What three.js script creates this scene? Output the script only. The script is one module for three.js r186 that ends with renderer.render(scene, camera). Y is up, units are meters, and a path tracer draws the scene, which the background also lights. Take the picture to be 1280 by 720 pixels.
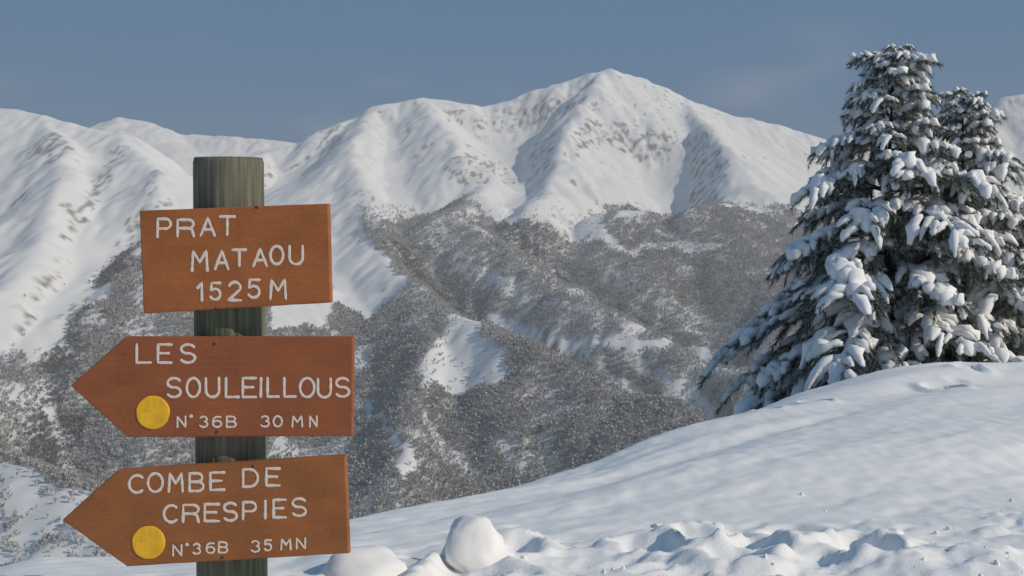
import * as THREE from 'three';
import { mergeGeometries, mergeVertices } from 'three/addons/utils/BufferGeometryUtils.js';

// ---------------------------------------------------------------- camera, sky, sun, exposure
const EYE = 1.5, FOV = 30, PITCH = Math.atan(40 / 1343.5);
const scene = new THREE.Scene();
const camera = new THREE.PerspectiveCamera(FOV, 16 / 9, 0.05, 40000);
camera.position.set(0, EYE, 0);
camera.rotation.x = PITCH;
scene.add(camera);
const renderer = new THREE.WebGLRenderer({ antialias: true });
renderer.setSize(1024, 576);
renderer.toneMapping = THREE.LinearToneMapping;
renderer.toneMappingExposure = 1.0;
renderer.shadowMap.enabled = true;

const SUN_AZ = 69 * Math.PI / 180, SUN_EL = 31 * Math.PI / 180;     // azimuth to the right of straight behind the camera
const sunDir = new THREE.Vector3(Math.sin(SUN_AZ) * Math.cos(SUN_EL), Math.sin(SUN_EL), Math.cos(SUN_AZ) * Math.cos(SUN_EL));
const sun = new THREE.DirectionalLight(new THREE.Color(1.0, 0.89, 0.735), 3.6);
sun.position.copy(sunDir).multiplyScalar(200);
sun.castShadow = true;
sun.shadow.mapSize.set(2048, 2048);
Object.assign(sun.shadow.camera, { left: -30, right: 30, top: 30, bottom: -30, near: 1, far: 500 });
sun.shadow.radius = 1.2;
scene.add(sun, sun.target);

// ---------------------------------------------------------------- noise and helpers
function rng(seed) { let a = seed >>> 0; return () => { a = (a + 0x6D2B79F5) | 0; let t = Math.imul(a ^ (a >>> 15), 1 | a); t = (t + Math.imul(t ^ (t >>> 7), 61 | t)) ^ t; return ((t ^ (t >>> 14)) >>> 0) / 4294967296; }; }
const PERM = new Uint8Array(512); { const r = rng(77), p = [...Array(256).keys()]; for (let i = 255; i > 0; i--) { const j = Math.floor(r() * (i + 1)); [p[i], p[j]] = [p[j], p[i]]; } for (let i = 0; i < 512; i++) PERM[i] = p[i & 255]; }
const G2 = [...Array(16)].map((_, i) => [Math.cos(i * Math.PI / 8), Math.sin(i * Math.PI / 8)]);
function n2(x, y) {
  const xi = Math.floor(x), yi = Math.floor(y), fx = x - xi, fy = y - yi, X = xi & 255, Y = yi & 255;
  const u = fx * fx * fx * (fx * (fx * 6 - 15) + 10), v = fy * fy * fy * (fy * (fy * 6 - 15) + 10);
  const g = (a, b, dx, dy) => { const q = G2[PERM[PERM[a & 255] + (b & 255)] & 15]; return q[0] * dx + q[1] * dy; };
  const a = g(X, Y, fx, fy), b = g(X + 1, Y, fx - 1, fy), c = g(X, Y + 1, fx, fy - 1), d = g(X + 1, Y + 1, fx - 1, fy - 1);
  return 1.5 * ((a + (b - a) * u) * (1 - v) + (c + (d - c) * u) * v);
}
function fbm(x, y, o = 4, gain = 0.5) { let s = 0, a = 1, t = 0; for (let i = 0; i < o; i++) { s += a * n2(x + i * 17.3, y - i * 9.1); t += a; a *= gain; x *= 2.03; y *= 2.03; } return s / t; }
function ridged(x, y, o = 4) { let s = 0, a = 1, t = 0; for (let i = 0; i < o; i++) { s += a * (1 - Math.abs(n2(x + i * 31.7, y + i * 11.9)) * 2); t += a; a *= 0.5; x *= 2.1; y *= 2.1; } return s / t; }
const n3 = (x, y, z) => (n2(x + 3.1, y + z * 0.73) + n2(y + 41.3, z + x * 0.61) + n2(z + 19.7, x - y * 0.57)) * 0.6;
const clamp = (x, a = 0, b = 1) => x < a ? a : x > b ? b : x;
const ss = (a, b, x) => { const t = clamp((x - a) / (b - a)); return t * t * (3 - 2 * t); };
const mix = (a, b, t) => a + (b - a) * t;
// a sight line of the survey photograph followed to a plan distance d (metres in front of the viewpoint)
const FPX = 1343.5, CP = Math.cos(PITCH), SP = Math.sin(PITCH);
function at(px, py, d) {
  const x = (px - 640) / FPX, y = (360 - py) / FPX, fy = y * CP + SP, fz = CP - y * SP;
  return new THREE.Vector3(x / fz * d, EYE + fy / fz * d, -d);
}
const used = {};
function numbered(name) { const k = used[name] = (used[name] ?? -1) + 1; return k ? `${name}_${String(k).padStart(3, '0')}` : name; }
function tag(o, label, category, group) { o.userData.label = label; o.userData.category = category; if (group) o.userData.group = group; return o; }
function shadows(o) { o.traverse(m => { if (m.isMesh) { m.castShadow = true; m.receiveShadow = true; } }); return o; }
function geo(pos, idx, col, uv) {
  const g = new THREE.BufferGeometry();
  g.setAttribute('position', new THREE.BufferAttribute(pos instanceof Float32Array ? pos : new Float32Array(pos), 3));
  if (col) g.setAttribute('color', new THREE.BufferAttribute(col instanceof Float32Array ? col : new Float32Array(col), 3));
  if (uv) g.setAttribute('uv', new THREE.BufferAttribute(uv instanceof Float32Array ? uv : new Float32Array(uv), 2));
  if (idx) g.setIndex(new THREE.BufferAttribute(idx instanceof Uint32Array ? idx : new Uint32Array(idx), 1));
  g.computeVertexNormals();
  return g;
}
function noiseTex(w, h, f, srgb, rep) {
  const d = new Uint8Array(w * h * 4);
  for (let j = 0; j < h; j++) for (let i = 0; i < w; i++) { const c = f(i / w, j / h); const k = (j * w + i) * 4; d[k] = clamp(c[0]) * 255; d[k + 1] = clamp(c[1]) * 255; d[k + 2] = clamp(c[2]) * 255; d[k + 3] = 255; }
  const t = new THREE.DataTexture(d, w, h); t.wrapS = t.wrapT = THREE.RepeatWrapping; t.magFilter = THREE.LinearFilter; t.minFilter = THREE.LinearMipmapLinearFilter; t.generateMipmaps = true;
  if (srgb) t.colorSpace = THREE.SRGBColorSpace; if (rep) t.repeat.set(...rep); t.needsUpdate = true; return t;
}

// ---------------------------------------------------------------- sky: clear cold blue, paler towards the horizon, a few thin wisps
{
  const W = 1024, H = 512, d = new Float32Array(W * H * 4);
  for (let j = 0; j < H; j++) for (let i = 0; i < W; i++) {
    const el = (j + 0.5) / H * Math.PI - Math.PI / 2, az = (i + 0.5) / W * 2 * Math.PI - Math.PI;
    const e = Math.max(0, Math.sin(el)), t = Math.pow(1 - e, 5);
    const dir = new THREE.Vector3(Math.cos(el) * Math.cos(az), Math.sin(el), Math.cos(el) * Math.sin(az));
    const c = clamp(dir.dot(sunDir)), glow = 0.10 * Math.pow(c, 6) + 0.30 * Math.pow(c, 60);
    let r = mix(0.038, 0.086, t) + glow, g = mix(0.158, 0.245, t) + glow * 0.95, b = mix(0.33, 0.445, t) + glow * 0.9;
    const w = ss(0.05, 0.7, fbm(az * 5 + 4, el * 22, 5)) * ss(0.30, 0.13, el) * 0.55;
    r = mix(r, 0.45, w); g = mix(g, 0.47, w); b = mix(b, 0.52, w);
    const k = (j * W + i) * 4; d[k] = r; d[k + 1] = g; d[k + 2] = b; d[k + 3] = 1;
  }
  const t = new THREE.DataTexture(d, W, H, THREE.RGBAFormat, THREE.FloatType);
  t.mapping = THREE.EquirectangularReflectionMapping; t.magFilter = t.minFilter = THREE.LinearFilter; t.colorSpace = THREE.LinearSRGBColorSpace; t.needsUpdate = true;
  scene.background = t; scene.environment = t;
}

// ---------------------------------------------------------------- the mountains: crest lines, each point (sight line px, py, distance)
const MEAN = [[85, 4500], [130, 4250], [160, 4000], [190, 3750], [215, 3550], [240, 3350], [266, 3155], [300, 2930], [330, 2760], [364, 2570], [396, 2420], [424, 2306], [460, 2170], [500, 2030], [530, 1938], [580, 1800], [640, 1663], [720, 1520]];   // how far the mean slope lies along each sight line
function meanDist(py) { let i = 1; while (i < MEAN.length - 1 && MEAN[i][0] < py) i++; const [a, p] = MEAN[i - 1], [b, q] = MEAN[i]; return p + (q - p) * (py - a) / (b - a); }
const RIDGES = [
  // [side slope, points]
  [0.86, [[330, 186, 4100], [385, 179, 4150], [400, 162, 4180], [430, 153, 4220], [470, 133, 4300], [530, 122, 4350], [600, 133, 4400], [640, 125, 4430], [700, 103, 4470], [760, 85, 4500], [800, 97, 4560], [860, 125, 4640], [920, 145, 4700], [1000, 163, 4750], [1050, 178, 4800], [1130, 185, 4850], [1200, 160, 4900], [1232, 138, 4900], [1262, 120, 4900], [1300, 114, 4900], [1420, 150, 5000]]],
  [0.84, [[760, 85, 4500], [742, 105, 4300], [722, 130, 4120], [706, 160, 3900], [694, 190, 3700], [683, 215, 3500], [672, 240, 3300], [660, 262, 3130]]],
  [0.76, [[852, 122, 4630], [884, 156, 4060], [906, 186, 3750], [914, 212, 3520], [902, 238, 3330], [872, 260, 3170]]],
  [0.9, [[800, 97, 4560], [812, 150, 4220], [800, 180, 4000]]],
  [0.68, [[530, 122, 4350], [552, 160, 3950], [585, 192, 3700], [622, 208, 3560], [600, 236, 3330], [566, 264, 3130], [610, 288, 2960], [655, 312, 2820], [720, 350, 2600], [790, 394, 2380], [850, 428, 2240], [930, 462, 2100], [1040, 500, 1950]]],
  [0.6, [[1240, 136, 4900], [1200, 215, 4200], [1120, 262, 3700], [1000, 300, 3150], [960, 350, 2750], [960, 420, 2350], [1000, 480, 2100]]],
  [0.6, [[757, 266, 3200], [800, 261, 3230], [850, 276, 3180], [898, 257, 3230], [970, 266, 3250]]],
  [0.64, [[470, 133, 4300], [440, 190, 3720], [452, 238, 3320], [476, 296, 2900], [530, 364, 2480], [582, 396, 2250], [640, 424, 2080], [720, 455, 1950], [800, 490, 1830], [880, 530, 1720], [960, 560, 1650]]],
  [0.7, [[530, 364, 2480], [534, 410, 2200], [522, 470, 1960], [500, 540, 1740], [478, 620, 1560], [470, 690, 1430]]],
  [0.7, [[-260, 110, 3500], [-120, 125, 3400], [0, 135, 3300], [50, 145, 3250], [110, 158, 3200], [150, 165, 3150], [172, 192, 2950], [194, 216, 2780], [182, 250, 2580], [160, 292, 2380], [122, 345, 2180], [84, 396, 2030], [36, 440, 1900], [-30, 490, 1750]]],
  [0.75, [[50, 145, 3250], [88, 180, 2980], [80, 230, 2660], [60, 290, 2380], [20, 350, 2150]]],
  [0.85, [[330, 186, 4100], [282, 210, 3700], [258, 240, 3350], [236, 300, 2930], [246, 380, 2480], [274, 470, 2080], [300, 560, 1780], [300, 650, 1560], [310, 720, 1400]]],
  [0.60, [[100, 168, 5300], [128, 153, 5300], [150, 147, 5300], [190, 154, 5300], [228, 168, 5350], [300, 171, 5350], [390, 180, 5350], [450, 190, 5350]]],
  [0.60, [[-120, 530, 1560], [0, 572, 1400], [60, 600, 1310], [112, 628, 1240], [200, 690, 1140], [300, 760, 1040]]],
  [0.6, [[1280, 300, 3100], [1180, 340, 2750], [1150, 420, 2350], [1100, 500, 2050]]],
];
// open points on slopes and valley floors, on the mean slope unless a distance is given
const FLOOR = [[60, 470, 1800], [80, 570, 1620], [150, 640, 1480], [430, 640], [560, 690], [700, 640], [840, 590], [1000, 600], [1280, 560], [-300, 560],
  [420, 330], [440, 400], [430, 520], [640, 560], [760, 540], [560, 440], [600, 480], [760, 440], [690, 405], [620, 370], [560, 320], [800, 330], [850, 300], [880, 380], [900, 450], [780, 220], [830, 225], [740, 240], [960, 220], [1060, 260], [640, 180], [500, 180], [480, 215], [540, 235], [120, 260, 2750], [40, 330, 2350], [150, 420, 2050], [200, 360, 2350]].map(([x, y, d]) => [x, y, d ?? meanDist(y)]);
// couloirs and stream beds: [depth, half width, points]
const RAVINES = [
  [60, 120, [[672, 118, 4380], [655, 160, 4000], [645, 195, 3720], [640, 230, 3430]]],
  [120, 150, [[780, 165, 4080], [820, 200, 3760], [862, 236, 3450]]],
  [55, 75, [[505, 300, 2900], [570, 350, 2600], [630, 390, 2380], [700, 425, 2230], [780, 450, 2130], [870, 500, 1980]]],
  [55, 95, [[640, 280, 3050], [720, 320, 2800], [800, 370, 2550], [870, 410, 2380], [930, 440, 2250]]],
  [70, 110, [[196, 240, 2700], [120, 345, 2260], [75, 440, 1950], [62, 540, 1700]]],
  [26, 60, [[600, 440, 2150], [560, 520, 1900], [540, 620, 1660]]], [22, 50, [[700, 475, 1980], [690, 560, 1780], [660, 640, 1640]]], [24, 50, [[780, 500, 1920], [770, 560, 1790]]], [24, 50, [[470, 420, 2250], [455, 520, 1900], [450, 600, 1680]]],
  [30, 60, [[850, 290, 3000], [870, 340, 2700], [900, 400, 2420]]], [36, 70, [[500, 170, 3900], [505, 215, 3500], [540, 250, 3230]]],
];
const SEG = [], CTRL = [], CUT = [];
for (const [dep, wid, pts] of RAVINES) { const v = pts.map(p => at(...p)); for (let i = 0; i + 1 < v.length; i++) CUT.push([v[i].x, v[i].z, v[i + 1].x - v[i].x, v[i + 1].z - v[i].z, dep, wid, i === 0]); }
for (const [s, pts] of RIDGES) {
  const v = pts.map(p => at(...p));
  for (const p of v) CTRL.push([p.x, p.z, p.y - 330]);
  for (let i = 0; i + 1 < v.length; i++) SEG.push([v[i].x, v[i].z, v[i].y, v[i + 1].x - v[i].x, v[i + 1].z - v[i].z, v[i + 1].y - v[i].y, s]);
}
for (const p of FLOOR) { const v = at(...p); CTRL.push([v.x, v.z, v.y]); }
for (const p of [[-2600, -1200, -420], [0, -1000, -430], [2500, -1200, -380], [-5000, -3500, 300], [5000, -3500, 300], [0, -7500, 100], [-4500, -6500, 200], [4500, -6500, 200]]) CTRL.push(p);
function baseHeight(x, z) { let s = 0, w = 0; for (const [cx, cz, h] of CTRL) { const d2 = (x - cx) ** 2 + (z - cz) ** 2 + 240 * 240, k = 1 / (d2 * d2); s += k * h; w += k; } return s / w; }
function hillPlane(x, z) { return z < 0 ? -2.6 - 0.42 * Math.max(0, -z - 4) - (x < 0 ? 0.12 * Math.min(-x, 900) : -0.02 * Math.min(x, 900)) : -2.6 + 0.1 * Math.min(z, 300) - (x < 0 ? 0.12 * Math.min(-x, 900) : 0); }
function mountain(x0, z0) {
  const far = ss(300, 1000, -z0);
  const x = x0 + 46 * fbm(x0 / 330 + 7, z0 / 330, 5, 0.55), z = z0 + 46 * fbm(x0 / 330 - 9, z0 / 330 + 3, 5, 0.55);
  let h = baseHeight(x, z), best = -1e9;
  for (const q of SEG) {
    const ax = x - q[0], az = z - q[1], t = clamp((ax * q[3] + az * q[4]) / (q[3] * q[3] + q[4] * q[4]));
    const d = Math.hypot(ax - q[3] * t, az - q[4] * t);
    const e = Math.sqrt(d * d + 900) - 30, f = q[6] * (e < 240 ? e : 240 + (e - 240) * 0.78);
    const v = q[2] + q[5] * t - f; if (v > best) best = v;
  }
  const k = 15; const m = Math.max(h, best), e = k * Math.log(Math.exp((h - m) / k) + Math.exp((best - m) / k)) ;
  h = m + e;
  let cut = 0; for (const q of CUT) { const ax = x - q[0], az = z - q[1], t0 = (ax * q[2] + az * q[3]) / (q[2] * q[2] + q[3] * q[3]), t = clamp(t0), d = Math.hypot(ax - q[2] * t, az - q[3] * t); if (d < q[5] * 2) { const c = q[4] * Math.pow(Math.max(0, 1 - d / (2 * q[5])), 1.5) * (q[6] ? ss(0, 0.5, t) : 1); if (c > cut) cut = c; } }
  h -= cut;
  const crest = ss(60, 0, m - best) * ss(140, 0, m - best);
  const hi = ss(330, 560, h), rib = hi * ss(0, 90, m - best + 40);
  h += far * (mix(24, 17, hi) * ridged(x0 / 300, z0 / 300, 4) + mix(8, 7, hi) * fbm(x0 / 70, z0 / 70, 3) + 5 * hi * ridged(x0 / 42, z0 / 130, 3) + 5 * hi * ridged(x0 / 110 + 4, z0 / 170, 2)) * (1 - 0.45 * crest) - 8 * far;
  return Math.max(h, hillPlane(x0, z0));
}
const CELL = 8, X0 = -2560, Z0 = -5520, NX = 660, NZ = 580;      // the part in view, surveyed on an 8 m grid
const HG = new Float32Array(NX * NZ);
for (let j = 0; j < NZ; j++) for (let i = 0; i < NX; i++) HG[j * NX + i] = mountain(X0 + i * CELL, Z0 + j * CELL);
{ // running water and avalanches cut the gullies
  const r = rng(5), inertia = 0.25, cap = 5.5, dep = 0.25, ero = 0.22, steps = 55;
  for (let n = 0; n < 70000; n++) {
    let x = 2 + r() * (NX - 5), z = 2 + r() * (NZ - 5), dx = 0, dz = 0, sp = 1, water = 1, sed = 0;
    for (let s = 0; s < steps; s++) {
      const i = x | 0, j = z | 0, u = x - i, v = z - j, k = j * NX + i;
      const a = HG[k], b = HG[k + 1], c = HG[k + NX], d = HG[k + NX + 1];
      const gx = (b - a) * (1 - v) + (d - c) * v, gz = (c - a) * (1 - u) + (d - b) * u, h = a * (1 - u) * (1 - v) + b * u * (1 - v) + c * (1 - u) * v + d * u * v;
      dx = dx * inertia - gx * (1 - inertia); dz = dz * inertia - gz * (1 - inertia);
      const l = Math.hypot(dx, dz) || 1e-6; dx /= l; dz /= l; const nx = x + dx, nz = z + dz;
      if (nx < 2 || nz < 2 || nx > NX - 3 || nz > NZ - 3) break;
      const i2 = nx | 0, j2 = nz | 0, u2 = nx - i2, v2 = nz - j2, k2 = j2 * NX + i2;
      const h2 = HG[k2] * (1 - u2) * (1 - v2) + HG[k2 + 1] * u2 * (1 - v2) + HG[k2 + NX] * (1 - u2) * v2 + HG[k2 + NX + 1] * u2 * v2, dh = (h2 - h) / CELL;
      const C = Math.max(-dh, 0.02) * sp * water * cap;
      if (sed > C || dh > 0) { const q = dh > 0 ? Math.min(dh * CELL, sed) : (sed - C) * dep; sed -= q; HG[k] += q * (1 - u) * (1 - v); HG[k + 1] += q * u * (1 - v); HG[k + NX] += q * (1 - u) * v; HG[k + NX + 1] += q * u * v; }
      else { const q = Math.min((C - sed) * ero, -dh * CELL); for (let b2 = -1; b2 <= 2; b2++) for (let a2 = -1; a2 <= 2; a2++) { const w = Math.max(0, 1.9 - Math.hypot(a2 - u, b2 - v)); HG[k + b2 * NX + a2] -= q * w / 11.3; } sed += q; }
      sp = Math.sqrt(Math.max(0.05, sp * sp - dh * 4)); sp = Math.min(sp, 4); water *= 0.985; x = nx; z = nz;
    }
  }
}
{ // wind-packed snow lies smooth on the high ground
  for (let p = 0; p < 3; p++) { const o = HG.slice(); for (let j = 1; j < NZ - 1; j++) for (let i = 1; i < NX - 1; i++) { const k = j * NX + i, m = (o[k - 1] + o[k + 1] + o[k - NX] + o[k + NX]) / 4, w = p ? 0.25 * ss(260, 480, o[k]) : 0.45; HG[k] = mix(o[k], m, 0.75 * w); } }
}
function groundAt(x, z) {
  const u = (x - X0) / CELL, v = (z - Z0) / CELL; if (u < 0 || v < 0 || u >= NX - 1 || v >= NZ - 1) return mountain(x, z);
  const i = u | 0, j = v | 0, a = u - i, b = v - j, k = j * NX + i;
  return HG[k] * (1 - a) * (1 - b) + HG[k + 1] * a * (1 - b) + HG[k + NX] * (1 - a) * b + HG[k + NX + 1] * a * b;
}
function sight(px, py) { // where a sight line meets the ground, as a map position
  let last = 900; for (let d = 900; d < 5500; d += 12) { const p = at(px, py, d); if (p.y < groundAt(p.x, p.z)) return [p.x, p.z]; last = d; } const p = at(px, py, last); return [p.x, p.z];
}
// ---------------------------------------------------------------- where the wood stands: below the tree line, less avalanche lanes and clearings
const CLEAR = [ // [px, py, half width across the view m, half depth m, turn, strength] of an open snow patch, as map ellipses
];
const clearing = (pts, strength = 1) => CLEAR.push({ pts: pts.map(p => sight(...p)), strength });
clearing([[340, 180], [400, 180], [440, 240], [462, 300], [516, 356], [500, 372], [474, 388], [462, 404], [452, 392], [420, 380], [395, 415], [340, 415], [335, 300]]);
clearing([[582, 394], [604, 416], [618, 446], [638, 470], [622, 482], [598, 486], [580, 500], [560, 496], [546, 486], [524, 488], [528, 460], [540, 430], [560, 408]], 0.96);
clearing([[448, 498], [470, 512], [492, 536], [508, 566], [524, 596], [506, 602], [492, 592], [496, 560], [478, 530], [456, 512]], 0.97);
clearing([[612, 397], [640, 408], [664, 420], [700, 430], [740, 433], [700, 436], [660, 427], [626, 410]], 0.9);
clearing([[782, 428], [830, 416], [846, 424], [800, 440], [812, 458], [834, 470], [860, 476], [890, 500], [896, 530], [860, 515], [838, 500], [826, 480], [800, 470], [788, 448]], 0.75);
clearing([[758, 458], [776, 470], [798, 488], [790, 494], [768, 480]], 0.9);
clearing([[852, 432], [880, 432], [912, 455], [926, 470], [890, 470], [866, 452]], 0.6);
clearing([[600, 340], [640, 352], [668, 372], [664, 392], [640, 386], [622, 366]], 0.5);
clearing([[560, 322], [600, 332], [620, 352], [596, 352], [570, 340]], 0.5);
clearing([[690, 352], [720, 362], [742, 374], [720, 374], [700, 366]], 0.5);
clearing([[800, 308], [860, 305], [910, 306], [910, 313], [850, 315], [800, 315]], 0.7);
clearing([[690, 278], [720, 290], [760, 300], [800, 318], [792, 325], [752, 304], [700, 292]], 0.8);
clearing([[0, 135], [150, 165], [200, 215], [170, 290], [110, 370], [70, 440], [40, 470], [26, 440], [0, 410]], 0.95);
clearing([[-40, 560], [0, 575], [110, 626], [200, 690], [150, 712], [0, 716], [-40, 710]], 0.88);
clearing([[340, 546], [430, 546], [436, 574], [340, 574]], 0.7);
clearing([[444, 440], [468, 430], [462, 462], [446, 474]], 0.8);
clearing([[0, 430], [40, 430], [54, 500], [40, 560], [0, 560]], 0.35);
clearing([[440, 610], [480, 600], [530, 640], [480, 660], [440, 660]], 0.35);
clearing([[588, 240], [757, 240], [757, 285], [792, 320], [740, 300], [690, 284], [640, 286], [608, 266]], 0.97);
clearing([[400, 160], [470, 160], [560, 240], [500, 275], [470, 290], [455, 262], [440, 240]], 0.9);
const TRACK = [[612, 397], [640, 410], [664, 421], [700, 430], [740, 433], [790, 434], [830, 436], [880, 438]].map(p => sight(...p));   // a snowed-up forest road
function onTrack(x, z) { for (let i = 0; i + 1 < TRACK.length; i++) { const [ax, az] = TRACK[i], [bx, bz] = TRACK[i + 1], ux = bx - ax, uz = bz - az, t = clamp(((x - ax) * ux + (z - az) * uz) / (ux * ux + uz * uz)); if (Math.hypot(x - ax - ux * t, z - az - uz * t) < 11) return true; } return false; }
function inPoly(x, z, p) { let c = false; for (let i = 0, j = p.length - 1; i < p.length; j = i++) { const a = p[i], b = p[j]; if ((a[1] > z) !== (b[1] > z) && x < (b[0] - a[0]) * (z - a[1]) / (b[1] - a[1]) + a[0]) c = !c; } return c; }
for (const c of CLEAR) { c.x0 = Math.min(...c.pts.map(p => p[0])); c.x1 = Math.max(...c.pts.map(p => p[0])); c.z0 = Math.min(...c.pts.map(p => p[1])); c.z1 = Math.max(...c.pts.map(p => p[1])); }
function bedDistance(x, z) { let best = 1e9; for (let i = 0; i < CUT.length; i++) { const q = CUT[i]; if (q[4] < 50 || q[1] < -3100) continue; const ax = x - q[0], az = z - q[1], t = clamp((ax * q[2] + az * q[3]) / (q[2] * q[2] + q[3] * q[3])), d = Math.hypot(ax - q[2] * t, az - q[3] * t); if (d < best) best = d; } return best; }
function woodDensity(x, z, h) {
  const wx = x + 26 * fbm(x / 90, z / 90 + 5, 3), wz = z + 40 * fbm(x / 90 + 8, z / 90, 3);
  let line = 335 + 80 * fbm(x / 240 + 3, z / 240, 3) + 60 * fbm(x / 55, z / 55, 3);
  line -= 190 * ss(-0.20, -0.28, x / -z) + 210 * ss(-0.355, -0.41, x / -z + 0.03 * n2(x / 200, z / 200)) ;   // the western slopes are swept by avalanches
  let d = ss(line + 20, line - 40, h);
  if (d <= 0 || onTrack(x, z)) return 0;
  for (const c of CLEAR) if (wx > c.x0 && wx < c.x1 && wz > c.z0 && wz < c.z1 && inPoly(wx, wz, c.pts)) d *= 1 - c.strength;
  const thin = fbm(x / 130 - 4, z / 130 + 9, 4);
  const band = fbm((0.6 * x + 0.8 * z) / 520, (0.8 * x - 0.6 * z) / 46 + 3, 3), chute = fbm(x / 24 + 7, z / 190, 3);
  const bed = bedDistance(x, z) + 22 * fbm(x / 60, z / 60 + 9, 2); d *= 1 - 0.42 * ss(70, 105, bed) * ss(210, 150, bed);
  d *= 1 - 0.75 * ss(0.22, 0.4, band) * ss(-0.2, 0.3, chute + 0.2);
  return d * mix(1, 0.4, ss(0.1, 0.5, thin)) * mix(0.8, 1, ss(-0.3, 0.2, fbm(x / 34, z / 34 + 2, 2)));
}
const CRAGS = [[[150, 178], [160, 190], [132, 240], [112, 264], [95, 292], [84, 290], [110, 245], [135, 205]], [[186, 212], [204, 236], [196, 262], [162, 322], [112, 384], [70, 440], [76, 400], [118, 345], [148, 300], [172, 258]], [[36, 182], [75, 168], [88, 188], [66, 204], [36, 198]], [[386, 168], [420, 153], [428, 176], [396, 192]], [[556, 214], [622, 200], [644, 226], [604, 234], [564, 230]], [[775, 128], [880, 128], [900, 165], [872, 192], [770, 188]], [[888, 200], [914, 200], [914, 222], [895, 226]], [[440, 232], [470, 240], [476, 280], [462, 300], [448, 262]], [[625, 150], [665, 140], [690, 160], [668, 205], [630, 205]]].map((p, i) => ({ pts: p.map(q => sight(...q)), k: [1.05, 0.8, 1, 0.85, 0.85, 0.36, 0.6, 0.6, 0.1][i] }));
const lin = (lo, hi, n) => [...Array(n)].map((_, i) => lo + (hi - lo) * i / n);
{
  const out = (a, far, n) => [...Array(n)].map((_, i) => a + Math.sign(far) * (Math.pow((i + 1) / n, 2.2) * Math.abs(far) + 40 * (i + 1)));
  const xs = [...out(X0, -14000, 26).reverse(), ...[...Array(NX)].map((_, i) => X0 + i * CELL), ...out(X0 + (NX - 1) * CELL, 14000, 26)];
  const zc = [...Array(NZ)].map((_, i) => Z0 + i * CELL), zEnd = zc[NZ - 1];
  const mid = []; for (let z = zEnd + 12; z < 40; z += 14) mid.push(z);
  const zs = [...out(Z0, -12000, 26).reverse(), ...zc, ...mid, ...out(mid[mid.length - 1], 12000, 26)];
  const nx = xs.length, nz = zs.length, pos = new Float32Array(nx * nz * 3), col = new Float32Array(nx * nz * 3), idx = new Uint32Array((nx - 1) * (nz - 1) * 6);
  for (let j = 0; j < nz; j++) for (let i = 0; i < nx; i++) { const k = (j * nx + i) * 3; pos[k] = xs[i]; pos[k + 2] = zs[j]; pos[k + 1] = groundAt(xs[i], zs[j]); }
  let q = 0; for (let j = 0; j < nz - 1; j++) for (let i = 0; i < nx - 1; i++) { const a = j * nx + i, b = a + 1, c = a + nx, d = c + 1; idx[q++] = a; idx[q++] = c; idx[q++] = b; idx[q++] = b; idx[q++] = c; idx[q++] = d; }
  const g = geo(pos, idx);
  const nn = g.attributes.normal.array;
  for (let v = 0; v < nx * nz; v++) {
    const x = pos[v * 3], h = pos[v * 3 + 1], z = pos[v * 3 + 2], st = Math.acos(clamp(nn[v * 3 + 1])) * 57.3;
    let s = 0.84 + 0.03 * n2(x / 40, z / 40), c = [s * 1.012, s, s * 0.985];
    let rock = ss(45, 49, st + 6 * fbm(x / 60, z / 60, 3) + 9 * fbm(x / 17, z / 17, 3, 0.65)) * ss(-0.2, 0.3, fbm(x / 21 + 5, z / 21, 3));
    let crag = 0; if (z < -1800 && z > -4800) for (const q of CRAGS) if (inPoly(x + 30 * fbm(x / 50, z / 50, 2), z + 50 * fbm(x / 50 + 4, z / 50, 2), q.pts)) crag = q.k;
    if (crag) rock = Math.max(rock, ss(0.64 - 0.5 * crag, 0.9 - 0.5 * crag, fbm(x / 15 + 2, z / 42, 4, 0.6) * 1.1 + 0.2) * 0.85);
    const wood = z < -500 ? woodDensity(x, z, h) : 0;
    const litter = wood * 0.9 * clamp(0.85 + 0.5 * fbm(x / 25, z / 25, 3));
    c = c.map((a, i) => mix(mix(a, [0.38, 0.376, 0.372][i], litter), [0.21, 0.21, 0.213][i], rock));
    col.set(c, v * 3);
  }
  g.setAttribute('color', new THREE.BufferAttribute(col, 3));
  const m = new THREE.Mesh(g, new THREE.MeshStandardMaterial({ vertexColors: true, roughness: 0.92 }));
  m.name = 'mountain_terrain'; m.userData.kind = 'structure'; m.userData.label = 'snow-covered mountains and valley slopes under clear sky';
  m.receiveShadow = m.castShadow = true; scene.add(m);
}
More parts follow.
